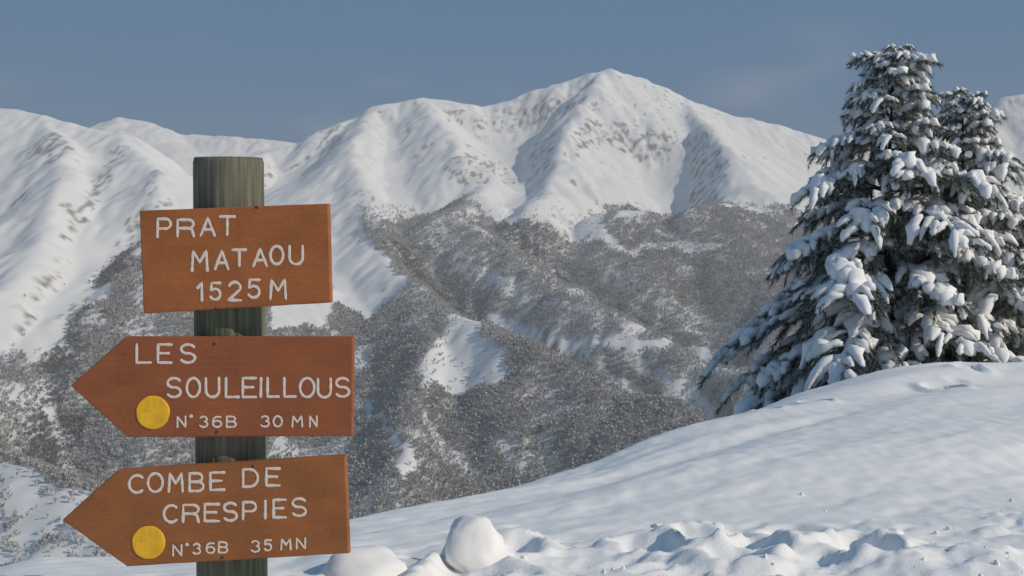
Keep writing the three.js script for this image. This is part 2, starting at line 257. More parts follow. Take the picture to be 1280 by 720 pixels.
{ // the leafless winter wood on the far slopes: one mass, small bare crowns
  const r = rng(31), p = [], n = 13;
  for (let k = 0; k < n; k++) {   // upswept limbs, each a narrow blade carrying a twig fan
    const a = r() * 6.283, up = 0.25 + 0.5 * r(), len = 0.35 + 0.25 * r(), lean = 0.55 + r() * 0.5;
    const b = [0, up * 0.55, 0], t = [Math.cos(a) * len * lean, up + len * 0.75, Math.sin(a) * len * lean];
    const w = 0.075 + 0.05 * r(), sx = -Math.sin(a) * w, sz = Math.cos(a) * w;
    p.push(...b, t[0] + sx, t[1], t[2] + sz, t[0] - sx, t[1] - 0.06, t[2] - sz);
  }
  p.push(-0.035, -0.1, 0, 0.035, -0.1, 0, 0, 0.9, 0, 0, -0.1, -0.035, 0, -0.1, 0.035, 0, 0.9, 0);
  const g = geo(p), mats = [], cols = [];
  const M = new THREE.Matrix4(), Q = new THREE.Quaternion(), Y = new THREE.Vector3(0, 1, 0), rr = rng(99);
  for (let k = 0; k < 520000 && mats.length < 230000; k++) {
    const d = 1000 + 3300 * Math.pow(rr(), 0.8), x = (rr() * 2 - 1) * (d * 0.5 + 60), z = -d, h = groundAt(x, z), w = woodDensity(x, z, h), dice = rr(), sz = 4.8 + 5 * rr(), turn = rr() * 6.283, tone = rr();
    if (dice > w * 0.95 + 0.0012 * ss(420, 330, h)) continue;
    Q.setFromAxisAngle(Y, turn); mats.push(M.compose(new THREE.Vector3(x, h, z), Q, new THREE.Vector3(sz * 0.8, sz, sz * 0.8)).clone());
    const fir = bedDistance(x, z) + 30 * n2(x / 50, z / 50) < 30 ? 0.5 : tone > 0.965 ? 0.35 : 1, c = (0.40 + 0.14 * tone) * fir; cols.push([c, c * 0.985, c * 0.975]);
  }
  const im = new THREE.InstancedMesh(g, new THREE.MeshStandardMaterial({ roughness: 1, side: THREE.DoubleSide }), mats.length);
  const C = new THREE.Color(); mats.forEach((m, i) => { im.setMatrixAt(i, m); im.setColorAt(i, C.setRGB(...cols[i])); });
  im.name = 'forest'; im.userData = { kind: 'stuff', label: 'bare grey winter forest covering the lower mountain slopes', category: 'forest' };
  im.castShadow = im.receiveShadow = true; scene.add(im);
  console.log('trees', mats.length);
}

// ---------------------------------------------------------------- the near snow: a shoulder rising to the right, its brow hiding the valley
const BROW = [[-0.75, -0.33, 2.6], [-0.476, -0.232, 3.0], [-0.30, -0.222, 3.6], [-0.156, -0.197, 5.2], [-0.03, -0.175, 6.4], [0.074, -0.149, 7.6], [0.149, -0.115, 8.8], [0.209, -0.089, 9.8], [0.268, -0.067, 10.6], [0.342, -0.0495, 11.4], [0.42, -0.042, 12.2], [0.476, -0.039, 12.8], [0.8, -0.02, 15], [1.6, 0.0, 18]];  // bearing (x per metre ahead), slope of the brow, distance
function brow(u) {
  const B = BROW; if (u <= B[0][0]) return B[0]; if (u >= B[B.length - 1][0]) return B[B.length - 1];
  let i = 1; while (B[i][0] < u) i++;
  const t = (u - B[i - 1][0]) / (B[i][0] - B[i - 1][0]), cr = (k) => { const p0 = B[Math.max(0, i - 2)][k], p1 = B[i - 1][k], p2 = B[i][k], p3 = B[Math.min(B.length - 1, i + 1)][k]; return 0.5 * (2 * p1 + (p2 - p0) * t + (2 * p0 - 5 * p1 + 4 * p2 - p3) * t * t + (3 * p1 - p0 - 3 * p2 + p3) * t * t * t); };
  return [u, cr(1), cr(2)];
}
const BUMPS = []; // clods trampled out beside the path: [x, z, radius, height]
{ const r = rng(404);
  for (let k = 0; k < 80; k++) { const d = 2.45 + 0.95 * Math.pow(r(), 1.3), u = -0.12 + 0.75 * r(), s = 0.02 + 0.07 * Math.pow(r(), 2.5); BUMPS.push([u * d, -d, s * (0.8 + d * 0.12), s * (0.1 + 0.28 * r()) * ss(4.2, 3.2, d) * (u < -0.02 ? 0.6 : 1)]); }
}
const PITS = [[1180, 545, 8.6, 0.16, 0.10], [1212, 492, 10.2, 0.15, 0.10], [1020, 585, 7.6, 0.12, 0.05], [1195, 520, 9.3, 0.10, 0.03], [960, 600, 7.2, 0.1, 0.03]].map(([px, py, d, r, h]) => { const p = at(px, py, d); return [p.x, p.z, r, h]; });
{ const r = rng(61); for (let k = 0; k < 10; k++) { const d = 2.5 + 0.65 * r(), u = -0.14 + 0.66 * r(); PITS.push([u * d, -d, 0.06 + 0.05 * r(), 0.02 + 0.035 * r()]); } }   // old footprints
const BGRID = new Map(); BUMPS.forEach((b, i) => { const R = b[2] * 1.6; for (let gx = Math.floor((b[0] - R) * 4); gx <= Math.floor((b[0] + R) * 4); gx++) for (let gz = Math.floor((b[1] - R) * 4); gz <= Math.floor((b[1] + R) * 4); gz++) { const k = gx * 1000 + gz; (BGRID.get(k) || BGRID.set(k, []).get(k)).push(i); } });
function nearBase(x, z) {
  const d = -z, dd = Math.max(d, 1.3), u = clamp(x / dd, -2, 2), [, T, D] = brow(u), H0 = 2.45, h0 = -0.60;
  let h;
  if (d < H0) h = h0 - 0.42 * ss(H0, 0.2, d) - 0.03 * clamp(u, -1, 1) * 0;
  else if (d < D) { const L = D - H0, t = (d - H0) / L, t2 = t * t, t3 = t2 * t, m0 = -0.04 * L, m1 = T * L; h = (2 * t3 - 3 * t2 + 1) * h0 + (t3 - 2 * t2 + t) * m0 + (-2 * t3 + 3 * t2) * T * D + (t3 - t2) * m1; }
  else { const e = d - D, k = 0.035, lim = Math.max(0.02, 0.45 + T), e1 = lim / (2 * k); h = T * D + T * e - (e < e1 ? k * e * e : k * e1 * e1 + lim * (e - e1)); }
  return EYE + h;
}
function nearSnow(x0, z0) {
  const near = ss(5, 3.5, -z0), x = x0 + near * 0.05 * fbm(x0 / 0.17, z0 / 0.17 + 8, 3, 0.6), z = z0 + near * 0.05 * fbm(x0 / 0.17 + 5, z0 / 0.17, 3, 0.6), d = -z, u = x / Math.max(d, 1.3); let h = nearBase(x0, z0);
  const brk = ss(0.2, 2, d);
  // wind drifts lying along the slope, then finer grain
  const s = x * 0.70 - z * 0.71, c = x * 0.71 + z * 0.70;
  h += (0.20 * fbm(s / 7.5 + 2, c / 1.6, 2) * ss(2.6, 5, d) + 0.10 * ss(0.0, 0.5, fbm(s / 11 + 6, c / 1.0, 2)) * ss(2.6, 4.5, d)) * (1 - 0.75 * Math.exp(-(((d - brow(clamp(u, -2, 2))[2]) / 1.5) ** 2))) - 0.012 * ss(3, 5, d) + 0.015 * fbm(s / 1.6, c / 0.34 + 4, 3) + 0.006 * ridged(s / 1.1 + 3, c / 0.24, 3) * ss(-0.1, 0.35, fbm(x / 1.9 + 7, z / 1.9, 2)) * ss(3, 4.5, d) + 0.007 * fbm(x / 0.13, z / 0.13, 2);
  // trodden, lumpy band beside the path
  const tr = ss(3.6, 2.5, d + 1.1 * fbm(x / 1.1, z / 1.1 + 3, 2)) * ss(-0.5, -0.05, u + 0.2 * fbm(x, z, 2));
  h += tr * (0.03 * ridged(x / 0.55, z / 0.42, 2) + 0.017 * fbm(x / 0.15, z / 0.15, 3) + 0.010 * fbm(x / 0.055, z / 0.055, 3, 0.65) - 0.012);
  const list = BGRID.get(Math.floor(x * 4) * 1000 + Math.floor(z * 4));
  if (list) { let b = 0; for (const i of list) { const q = BUMPS[i], dx = (x - q[0]) / q[2], dz = (z - q[1]) / q[2], w = 1 + 0.9 * n2(x / q[2] * 1.7 + i, z / q[2] * 1.7), e = (dx * dx + dz * dz) * w; if (e < 1) { const y = q[3] * Math.pow(1 - e, 0.8); if (y > b) b = y; } } h += b * brk; }
  for (const q of PITS) { const e = Math.hypot((x - q[0]) / q[2], (z - q[1]) / (q[2] * 1.5)); if (e < 1.6) h += -q[3] * ss(1, 0.25, e) + 0.35 * q[3] * ss(0.7, 1.05, e) * ss(1.6, 1.05, e); }
  const edge = Math.max(ss(-24, -30, x), ss(40, 46, x), ss(-44, -50, z), ss(14, 20, z));
  return h - 5 * edge;
}
{
  const grow = (lo, hi, c0, c1, fine, rate) => { const a = []; let v = c0, s = fine; while (v > lo) { s *= rate; v -= s; a.unshift(Math.max(v, lo)); } for (let q = c0; q < c1; q += fine) a.push(q); v = a[a.length - 1]; s = fine; while (v < hi) { s *= rate; v += s; a.push(Math.min(v, hi)); } return a; };
  const xs = grow(-31, 47, -1.3, 2.6, 0.0145, 1.024), zs = grow(-51, 21, -4.6, -2.3, 0.0145, 1.024);
  const nx = xs.length, nz = zs.length, pos = new Float32Array(nx * nz * 3), uv = new Float32Array(nx * nz * 2), idx = new Uint32Array((nx - 1) * (nz - 1) * 6);
  for (let j = 0; j < nz; j++) for (let i = 0; i < nx; i++) { const k = j * nx + i; pos[k * 3] = xs[i]; pos[k * 3 + 1] = nearSnow(xs[i], zs[j]); pos[k * 3 + 2] = zs[j]; uv[k * 2] = xs[i] / 0.6; uv[k * 2 + 1] = zs[j] / 0.6; }
  let q = 0; for (let j = 0; j < nz - 1; j++) for (let i = 0; i < nx - 1; i++) { const a = j * nx + i, b = a + 1, c = a + nx, d = c + 1; idx[q++] = a; idx[q++] = c; idx[q++] = b; idx[q++] = b; idx[q++] = c; idx[q++] = d; }
  console.log('near snow', nx, nz);
  const m = new THREE.Mesh(geo(pos, idx, null, uv), null); m.name = 'snow_ground'; m.userData = { kind: 'structure', label: 'drifted and trodden snow shoulder rising beyond the signpost' };
  scene.add(m); m.receiveShadow = m.castShadow = true;
  const gr = rng(8), W = 256, grain = noiseTex(W, W, () => { const v = 0.35 + 0.5 * gr(); return [v, v, v]; });
  m.material = new THREE.MeshStandardMaterial({ color: new THREE.Color().setRGB(0.86, 0.85, 0.835), roughness: 0.85, bumpMap: grain, bumpScale: 0.0012 });
}
const snowMat = new THREE.MeshStandardMaterial({ color: new THREE.Color().setRGB(0.86, 0.85, 0.835), roughness: 0.85 });

// ---------------------------------------------------------------- lumps of snow cast up beside the post
function lump(px, py, d, w, hgt, seed, label, group, tall) {
  const g = mergeVertices(new THREE.IcosahedronGeometry(1, 5).deleteAttribute('uv').deleteAttribute('normal')), p = g.attributes.position, c = at(px, py, d);
  for (let i = 0; i < p.count; i++) {
    let x = p.getX(i), y = p.getY(i), z = p.getZ(i); const k = 1 + 0.17 * n3(x * 1.2 + seed, y * 1.2, z * 1.2) + 0.07 * n3(x * 4 + seed, y * 4, z * 4) + 0.018 * n3(x * 13, y * 13 + seed, z * 13);
    const wide = (1 + 0.35 * ss(0.2, -0.9, y)) * (tall ? mix(1.05, 0.9, ss(-0.3, 0.5, y)) : 1); if (tall) { x += 0.55 * ss(0.1, -0.55, y) * (x > -0.2 ? 1 : 0.3); }
    p.setXYZ(i, x * k * wide * w / 2, y * k * hgt * 0.62 + hgt * 0.38, z * k * wide * w / 2);
  }
  g.computeVertexNormals();
  const m = new THREE.Mesh(g, snowMat); m.name = numbered('snow_lump'); m.position.set(c.x, nearSnow(c.x, c.z) - 0.02, c.z); m.rotation.y = tall ? 0.2 : seed;
  tag(m, label, 'snow lump', group); scene.add(m); shadows(m); return m;
}
lump(592, 700, 2.75, 0.165, 0.138, 3.4, 'tall rounded lump of snow standing up beside the signpost', undefined, true);
lump(455, 706, 2.60, 0.20, 0.085, 5.1, 'low broad heap of snow against the signpost');
{ const r = rng(12); for (let k = 0; k < 8; k++) { const d = 2.6 + 0.7 * r(), s = 0.02 + 0.03 * r(); lump(640 + 600 * r(), 690, d, s * 1.4, s, 10 + k * 1.7, 'small broken clod of snow lying on the trodden band', 'broken snow clods'); } }

{ // crumbs of broken crust
  const r = rng(71), g = mergeVertices(new THREE.IcosahedronGeometry(1, 1).deleteAttribute('uv').deleteAttribute('normal')), p = g.attributes.position; for (let i = 0; i < p.count; i++) { const k = 1 + 0.5 * (r() - 0.5); p.setXYZ(i, p.getX(i) * k, p.getY(i) * k * 0.75, p.getZ(i) * k); } g.computeVertexNormals();
  const N = 150, im = new THREE.InstancedMesh(g, snowMat, N), M = new THREE.Matrix4(), Q = new THREE.Quaternion(), E = new THREE.Euler();
  for (let k = 0; k < N; k++) { const d = 2.4 + 1.5 * r() * r(), x = (-0.16 + 0.72 * r()) * d, s = 0.002 + 0.007 * Math.pow(r(), 4), c = 0.05 * (r() - 0.5); Q.setFromEuler(E.set(r() * 6, r() * 6, r() * 6)); im.setMatrixAt(k, M.compose(new THREE.Vector3(x + c, nearSnow(x + c, -d) + s * 0.3, -d), Q, new THREE.Vector3(s, s, s))); }
  im.name = 'snow_crumbs'; im.userData = { kind: 'stuff', label: 'fine crumbs of broken snow crust on the trodden band', category: 'snow crumbs' }; im.castShadow = im.receiveShadow = true; scene.add(im);
}
// ---------------------------------------------------------------- the signpost
const DP = 2.25, RP = 0.072, DS = DP - RP - 0.026;     // post axis and sign faces, metres ahead
const signpost = new THREE.Group(); signpost.name = 'signpost';
const foot = at(290, 720, DP); const baseY = nearSnow(foot.x, -DP) - 0.3; signpost.position.set(foot.x, baseY, -DP);
tag(signpost, 'round weathered wooden post carrying three brown trail signs with white lettering', 'signpost'); scene.add(signpost);
{ // post: turned round timber with drying cracks, leaning a hair
  const top = at(286, 197, DP).y - baseY, na = 96, ny = 120, pos = [], idx = [], uv = [];
  const lean = (at(286, 197, DP).x - at(290.5, 700, DP).x) / (at(286, 197, DP).y - at(290, 700, DP).y);
  for (let j = 0; j <= ny; j++) for (let i = 0; i <= na; i++) {
    const a = i / na * 2 * Math.PI, y = top * j / ny, w = 0.25 * n2(y * 1.7, 3);
    let R = RP * (1 + 0.012 * n2(a * 1.2 + 5, y * 2)) - 0.0007 * Math.abs(n2(a * 9, y * 1.2)) * 2;
    for (const [ca, y0, y1, dp] of [[1.15, 0.2, 2, 0.006], [2.25, 0.55, 2, 0.004], [1.75, 0.1, 0.9, 0.004], [0.6, 0.0, 1.4, 0.004]]) R -= dp * ss(0.045, 0.0, Math.abs(a + 0.12 * w - ca)) * ss(y0, y0 + 0.12, y) * ss(y1, y1 - 0.1, y);
    if (j === ny) R -= 0.003; const cut = -0.008 * Math.sin(a) * (j / ny) ** 30;
    pos.push(Math.cos(a) * R + lean * (y - (at(290, 700, DP).y - baseY)), y + cut, Math.sin(a) * R); uv.push(i / na * 0.45, y);
  }
  for (let j = 0; j < ny; j++) for (let i = 0; i < na; i++) { const k = j * (na + 1) + i; idx.push(k, k + na + 1, k + 1, k + 1, k + na + 1, k + na + 2); }
  const c = pos.length / 3; pos.push(lean * (top - (at(290, 700, DP).y - baseY)), top + 0.002, 0); uv.push(0, 0);
  for (let i = 0; i < na; i++) { const k = ny * (na + 1) + i; idx.push(k, c, k + 1); }
  const tex = noiseTex(512, 512, (u, v) => { const g = 0.5 + 0.5 * fbm(u * 60, v * 5, 4) + 0.25 * fbm(u * 160, v * 9, 2), m = ss(-0.2, 0.45, fbm(u * 5 + 3, v * 4, 4)), k = mix(0.55, 1.15, clamp(g)); const a = [0.48, 0.47, 0.405], b = [0.44, 0.475, 0.375]; return [0, 1, 2].map(i => mix(a[i], b[i], m) * k); }, true);
  const bmp = noiseTex(512, 512, (u, v) => { const g = 0.5 + 0.5 * fbm(u * 70, v * 5, 4); return [g, g, g]; });
  for (const t of [tex, bmp]) t.repeat.set(2, 1);
  const m = new THREE.Mesh(geo(pos, idx, null, uv), new THREE.MeshStandardMaterial({ map: tex, bumpMap: bmp, bumpScale: 0.002, roughness: 0.9 })); m.name = 'post'; m.userData.label = 'greenish grey weathered round post'; signpost.add(m);
}
// single-stroke letters, unit box with y up
const arc = (cx, cy, rx, ry, a0, a1, n = 12) => [...Array(n + 1)].map((_, i) => { const a = (a0 + (a1 - a0) * i / n) * Math.PI / 180; return [cx + rx * Math.cos(a), cy + ry * Math.sin(a)]; });
const FONT = {
  A: [[[0, 0], [0.5, 1], [1, 0]], [[0.2, 0.34], [0.8, 0.34]]], B: [[[0, 0], [0, 1], [0.55, 1], ...arc(0.55, 0.76, 0.36, 0.24, 90, -90, 8), [0, 0.52]], [[0.55, 0.52], ...arc(0.6, 0.26, 0.4, 0.26, 90, -90, 8), [0, 0]]],
  C: [arc(0.55, 0.5, 0.55, 0.5, 48, 312, 18)], D: [[[0, 0], [0, 1], [0.4, 1], ...arc(0.45, 0.5, 0.55, 0.5, 90, -90, 12), [0, 0]]], E: [[[1, 1], [0, 1], [0, 0], [1, 0]], [[0, 0.52], [0.8, 0.52]]],
  I: [[[0.5, 0], [0.5, 1]]], L: [[[0, 1], [0, 0], [1, 0]]], M: [[[0, 0], [0.08, 1], [0.5, 0.42], [0.92, 1], [1, 0]]], N: [[[0, 0], [0, 1], [1, 0], [1, 1]]], O: [arc(0.5, 0.5, 0.5, 0.5, 90, 450, 24)],
  P: [[[0, 0], [0, 1], [0.6, 1], ...arc(0.62, 0.73, 0.38, 0.27, 90, -90, 8), [0, 0.46]]], R: [[[0, 0], [0, 1], [0.62, 1], ...arc(0.64, 0.74, 0.34, 0.26, 90, -90, 8), [0, 0.48]], [[0.62, 0.48], [0.88, 0.4], [1, 0]]],
  S: [[...arc(0.5, 0.75, 0.48, 0.25, 30, 250, 12), ...arc(0.5, 0.26, 0.5, 0.26, 75, -150, 12)]], T: [[[0, 1], [1, 1]], [[0.5, 1], [0.5, 0]]], U: [[[0, 1], [0, 0.35], ...arc(0.5, 0.35, 0.5, 0.35, 180, 360, 12), [1, 1]]],
  1: [[[0, 0.72], [0.7, 1], [0.75, 0]]], 2: [[...arc(0.48, 0.72, 0.46, 0.28, 165, -30, 12), [0, 0], [1, 0]]], 3: [[...arc(0.45, 0.76, 0.42, 0.24, 150, -80, 10), ...arc(0.45, 0.27, 0.5, 0.27, 80, -150, 10)]],
  5: [[[0.95, 1], [0.15, 1], [0.08, 0.56], ...arc(0.48, 0.33, 0.48, 0.32, 130, -150, 14)]], 6: [[[0.9, 0.95], ...arc(0.55, 0.5, 0.53, 0.48, 75, 180, 8), ...arc(0.5, 0.3, 0.48, 0.3, 180, 540, 16)]], 0: [arc(0.5, 0.5, 0.46, 0.5, 90, 450, 20)], '°': [arc(0.5, 0.5, 0.45, 0.5, 90, 450, 10)],
};
function strokeGeo(pts, w, hgt, seed) { // a rounded bead of paint along a stroke, z towards the reader
  const P = []; for (let i = 0; i + 1 < pts.length; i++) { const a = pts[i], b = pts[i + 1], L = Math.hypot(b[0] - a[0], b[1] - a[1]), n = Math.max(1, Math.ceil(L / (w * 0.7))); for (let k = 0; k < n; k++) P.push([mix(a[0], b[0], k / n), mix(a[1], b[1], k / n)]); } P.push(pts[pts.length - 1]);
  const pos = [], idx = [], prof = [[-1, 0], [-0.82, 0.62], [-0.4, 0.94], [0, 1], [0.4, 0.94], [0.82, 0.62], [1, 0]], np = prof.length;
  const dir = i => { const a = P[Math.max(0, i - 1)], b = P[Math.min(P.length - 1, i + 1)], l = Math.hypot(b[0] - a[0], b[1] - a[1]) || 1; return [(b[0] - a[0]) / l, (b[1] - a[1]) / l]; };
  const row = (x, y, t, s, i) => { const k = s * w / 2 * (1 + 0.36 * n2(i * 0.37 + seed * 3.3, seed)); for (const [o, z] of prof) pos.push(x - t[1] * o * k, y + t[0] * o * k, z * hgt * Math.min(1, s * 1.05)); };
  const t0 = dir(0), t1 = dir(P.length - 1), e = P.length - 1;
  for (const [f, s] of [[-0.5, 0.12], [-0.36, 0.7]]) row(P[0][0] + t0[0] * f * w, P[0][1] + t0[1] * f * w, t0, s, 0);
  P.forEach((p, i) => row(p[0], p[1], dir(i), 1, i));
  for (const [f, s] of [[0.36, 0.7], [0.5, 0.12]]) row(P[e][0] + t1[0] * f * w, P[e][1] + t1[1] * f * w, t1, s, e);
  const rows = pos.length / 3 / np; for (let j = 0; j + 1 < rows; j++) for (let i = 0; i + 1 < np; i++) { const a = j * np + i; idx.push(a, a + np, a + 1, a + 1, a + np, a + np + 1); }
  return geo(pos, idx);
}
const plane = (px, py) => { const p = at(px, py, DS); return [p.x, p.y]; };   // on the face of the boards
function paintTex(base, seed) {
  return noiseTex(512, 256, (u, v) => { const g = 1 + 0.06 * fbm(u * 5 + seed, v * 60, 4) + 0.13 * fbm(u * 6 + seed, v * 4, 4) + 0.10 * fbm(u * 90, v * 90 + seed, 2), s = ss(0.36, 0.6, fbm(u * 9 + seed * 2, v * 14, 4)) * 0.13, d = ss(0.4, 0.55, fbm(u * 30 - seed, v * 30, 3)) * 0.12; return base.map((b, i) => mix(mix(b * g, [0.55, 0.36, 0.25][i], s), [0.2, 0.12, 0.08][i], d)); }, true);
}
const letterMat = new THREE.MeshStandardMaterial({ color: new THREE.Color().setRGB(0.88, 0.78, 0.70), roughness: 0.7, map: noiseTex(128, 128, (u, v) => { const k = 0.93 + 0.14 * fbm(u * 16, v * 16, 3); return [k, k * 0.985, k * 0.97]; }, true) });
const grainBump = noiseTex(512, 256, (u, v) => { const g = 0.5 + 0.4 * fbm(u * 5, v * 70, 4) + 0.12 * fbm(u * 60, v * 60, 2); return [g, g, g]; });
const yellowMat = new THREE.MeshStandardMaterial({ roughness: 0.6, map: noiseTex(128, 128, (u, v) => { const k = 1 + 0.10 * fbm(u * 4, v * 4, 3) + 0.06 * fbm(u * 30, v * 3, 2); return [0.94 * k, 0.72 * k, 0.14 * k]; }, true) });
const screwMat = new THREE.MeshStandardMaterial({ color: new THREE.Color().setRGB(0.09, 0.06, 0.05), roughness: 0.6, metalness: 0.5 });
function sign(corners, base, seed, words, disc, screws, label) {
  const v = corners.map(c => plane(...c)), c = [v.reduce((s, p) => s + p[0], 0) / v.length, v.reduce((s, p) => s + p[1], 0) / v.length];
  const sh = new THREE.Shape(), bev = 0.003; const cen = p => [p[0] - c[0], p[1] - c[1]];
  const loc = v.map(cen).map(p => { const l = Math.hypot(...p); return [p[0] * (1 - bev / l * 1.2), p[1] * (1 - bev / l * 1.2)]; });
  const edge = []; loc.forEach((p, i) => { const q = loc[(i + 1) % loc.length], n = 14; for (let k = 0; k < n; k++) { const t = k / n, x = mix(p[0], q[0], t), y = mix(p[1], q[1], t), l = Math.hypot(q[0] - p[0], q[1] - p[1]), o = k ? 0.0007 * n2(t * 9 + seed + i * 5, i) : 0; edge.push(new THREE.Vector2(x + (q[1] - p[1]) / l * o, y - (q[0] - p[0]) / l * o)); } });
  sh.setFromPoints(edge);
  const th = 0.024, g = new THREE.ExtrudeGeometry(sh, { depth: th - 2 * bev, bevelEnabled: true, bevelThickness: bev, bevelSize: bev, bevelSegments: 2, curveSegments: 4 }); g.translate(0, 0, -(th - bev));
  const uvA = g.attributes.uv, pA = g.attributes.position; for (let i = 0; i < uvA.count; i++) uvA.setXY(i, pA.getX(i) * 1.7 + 0.5 + seed * 0.37, pA.getY(i) * 3.4 + 0.5 + seed * 0.61);
  const board = new THREE.Mesh(g, new THREE.MeshStandardMaterial({ map: paintTex(base, seed), bumpMap: grainBump, bumpScale: 0.0005, roughness: 0.62 })); board.name = 'sign_board'; board.userData.label = label;
  board.position.set(c[0] - signpost.position.x, c[1] - signpost.position.y, -DS - signpost.position.z); signpost.add(board);
  let k = 0;
  for (const [ch, x0, x1, y0, y1, w] of words) {
    const a = plane(x0, y1), b = plane(x1, y0), W = b[0] - a[0], H = b[1] - a[1], lean = 0.05 * n2(seed * 7 + k * 1.37, 4), pad = w * 0.5 * DS / FPX, cx = (a[0] + b[0]) / 2 - c[0], cy = (a[1] + b[1]) / 2 - c[1];
    const gs = FONT[ch].map((s, q) => strokeGeo(s.map(([x, y]) => [((x - 0.5) * Math.max(0, W - 2 * pad)) - (y - 0.5) * lean * H * 0.6, (y - 0.5) * (H - 2 * pad) + (x - 0.5) * lean * H * 0.6]), w * DS / FPX, 0.0006, seed + k + q * 0.5));
    const m = new THREE.Mesh(gs.length > 1 ? mergeGeometries(gs) : gs[0], letterMat); m.name = 'letter'; m.position.set(cx, cy, 0.0004); board.add(m); k++;
  }
  if (disc) { const p = plane(disc[0], disc[1]), R = disc[2] * DS / FPX, pts = [[0, 0.0014], [R * 0.9, 0.0014], [R * 0.975, 0.0011], [R, 0.0004], [R, -0.001]].map(q => new THREE.Vector2(...q)); const dg = new THREE.LatheGeometry(pts, 48); dg.rotateX(Math.PI / 2); const dp = dg.attributes.position, du = dg.attributes.uv; for (let i = 0; i < dp.count; i++) { const a = Math.atan2(dp.getY(i), dp.getX(i)), s = 1 + 0.018 * n2(Math.cos(a) * 2 + seed, Math.sin(a) * 2); dp.setXY(i, dp.getX(i) * s, dp.getY(i) * s); du.setXY(i, dp.getX(i) * 8, dp.getY(i) * 8); } dg.computeVertexNormals(); const m = new THREE.Mesh(dg, yellowMat); m.name = 'yellow_disc'; m.userData.label = 'yellow painted waymark disc'; m.position.set(p[0] - c[0], p[1] - c[1], 0.0006); board.add(m); }
  for (const [x, y] of screws) { const p = plane(x, y), sg = new THREE.SphereGeometry(0.0036, 14, 8, 0, 6.2832, 0, 1.2); sg.rotateX(Math.PI / 2); sg.scale(1, 1, 0.55); const m = new THREE.Mesh(sg, screwMat); m.name = 'screw'; m.position.set(p[0] - c[0], p[1] - c[1], -0.0004); board.add(m); }
}
const row = (list, w) => list.map(q => [...q, w]);
sign([[174, 264], [179, 391], [414, 377], [411, 255]], [0.62, 0.365, 0.18], 1.3,
  row([['P', 195, 215, 272, 298], ['R', 220, 244, 273, 297], ['A', 249, 270, 271, 296], ['T', 273, 295, 269, 295], ['M', 238, 261, 312, 340], ['A', 267, 287, 312, 338], ['T', 289, 309, 310.5, 334], ['A', 315, 335, 309.5, 334], ['O', 336, 355.5, 306, 332], ['U', 360, 380, 306, 332], ['1', 245, 256, 352, 377.5], ['5', 260.5, 277.5, 352, 376.5], ['2', 284, 303, 351, 377], ['5', 308, 326.5, 348, 374], ['M', 336, 359, 348, 375]], 3.5),
  null, [[321, 259], [270, 386]], 'rectangular orange-brown sign reading PRAT MATAOU 1525 M');
sign([[156.6, 421], [88, 482], [158, 546], [441, 544], [442, 421.5]], [0.575, 0.325, 0.18], 4.1,
  [...row([['L', 169, 190, 429, 455], ['E', 195.5, 216, 429, 455], ['S', 224, 245.5, 429, 455], ['S', 207, 227.5, 471, 498], ['O', 231.5, 251.5, 471, 498], ['U', 255.5, 275.5, 471, 498], ['L', 280.5, 300, 471, 498], ['E', 301.5, 321.5, 471, 498], ['I', 323.5, 328.5, 471, 497.5], ['L', 332.5, 350, 471, 497.5], ['L', 353.5, 371, 471, 497.5], ['O', 373, 394.5, 471, 498], ['U', 395.5, 415, 472, 498.5], ['S', 418, 438, 471, 497.5]], 3.4),
   ...row([['N', 220.5, 233, 519.5, 535], ['3', 248.5, 261, 519.5, 535], ['6', 264.5, 278, 519.5, 535], ['B', 282, 296, 519.5, 535], ['3', 325, 338, 519, 534.5], ['0', 340, 354, 519, 534.5], ['M', 364, 379, 519, 534.5], ['N', 386, 397, 519, 534.5]], 2.4), ['°', 236, 241.5, 518, 522.5, 2.2]],
  [191.3, 515.5, 20.8], [[268, 430], [271, 540]], 'red-brown arrow sign reading LES SOULEILLOUS N°36B 30 MN');
sign([[146, 588], [78, 650], [157, 707.6], [436.7, 690.6], [432, 570]], [0.585, 0.355, 0.18], 7.7,
  [...row([['C', 159.5, 181, 592.5, 617.5], ['O', 183, 205, 590, 616.5], ['M', 209, 230, 590, 616], ['B', 235, 256, 590, 615.5], ['E', 261, 282, 589, 614], ['D', 302, 324, 585, 610], ['E', 331, 351, 584, 608.5], ['C', 203, 223.5, 630, 654.5], ['R', 227, 250, 629.5, 654], ['E', 254, 275.5, 628.5, 653], ['S', 278, 297.5, 627, 652.5], ['P', 302, 321.5, 626, 650.5], ['I', 329, 334, 624.5, 649.5], ['E', 340, 358.5, 623, 648.5], ['S', 363.5, 384, 621.5, 646.5]], 3.4),
   ...row([['N', 215, 228, 680, 695.5], ['3', 240, 252, 678.5, 693.5], ['6', 256.5, 269.5, 677.5, 692.5], ['B', 272, 285.5, 676.5, 692], ['3', 313, 326, 675, 691], ['5', 329, 340.5, 674, 689.5], ['M', 350, 364.5, 672.5, 688], ['N', 369.5, 382.5, 671.5, 687]], 2.4), ['°', 231, 236.5, 678.5, 683, 2.2]],
  [185.8, 678, 20.5], [[316, 583], [278, 697]], 'brown arrow sign reading COMBE DE CRESPIES N°36B 35 MN');
shadows(signpost);

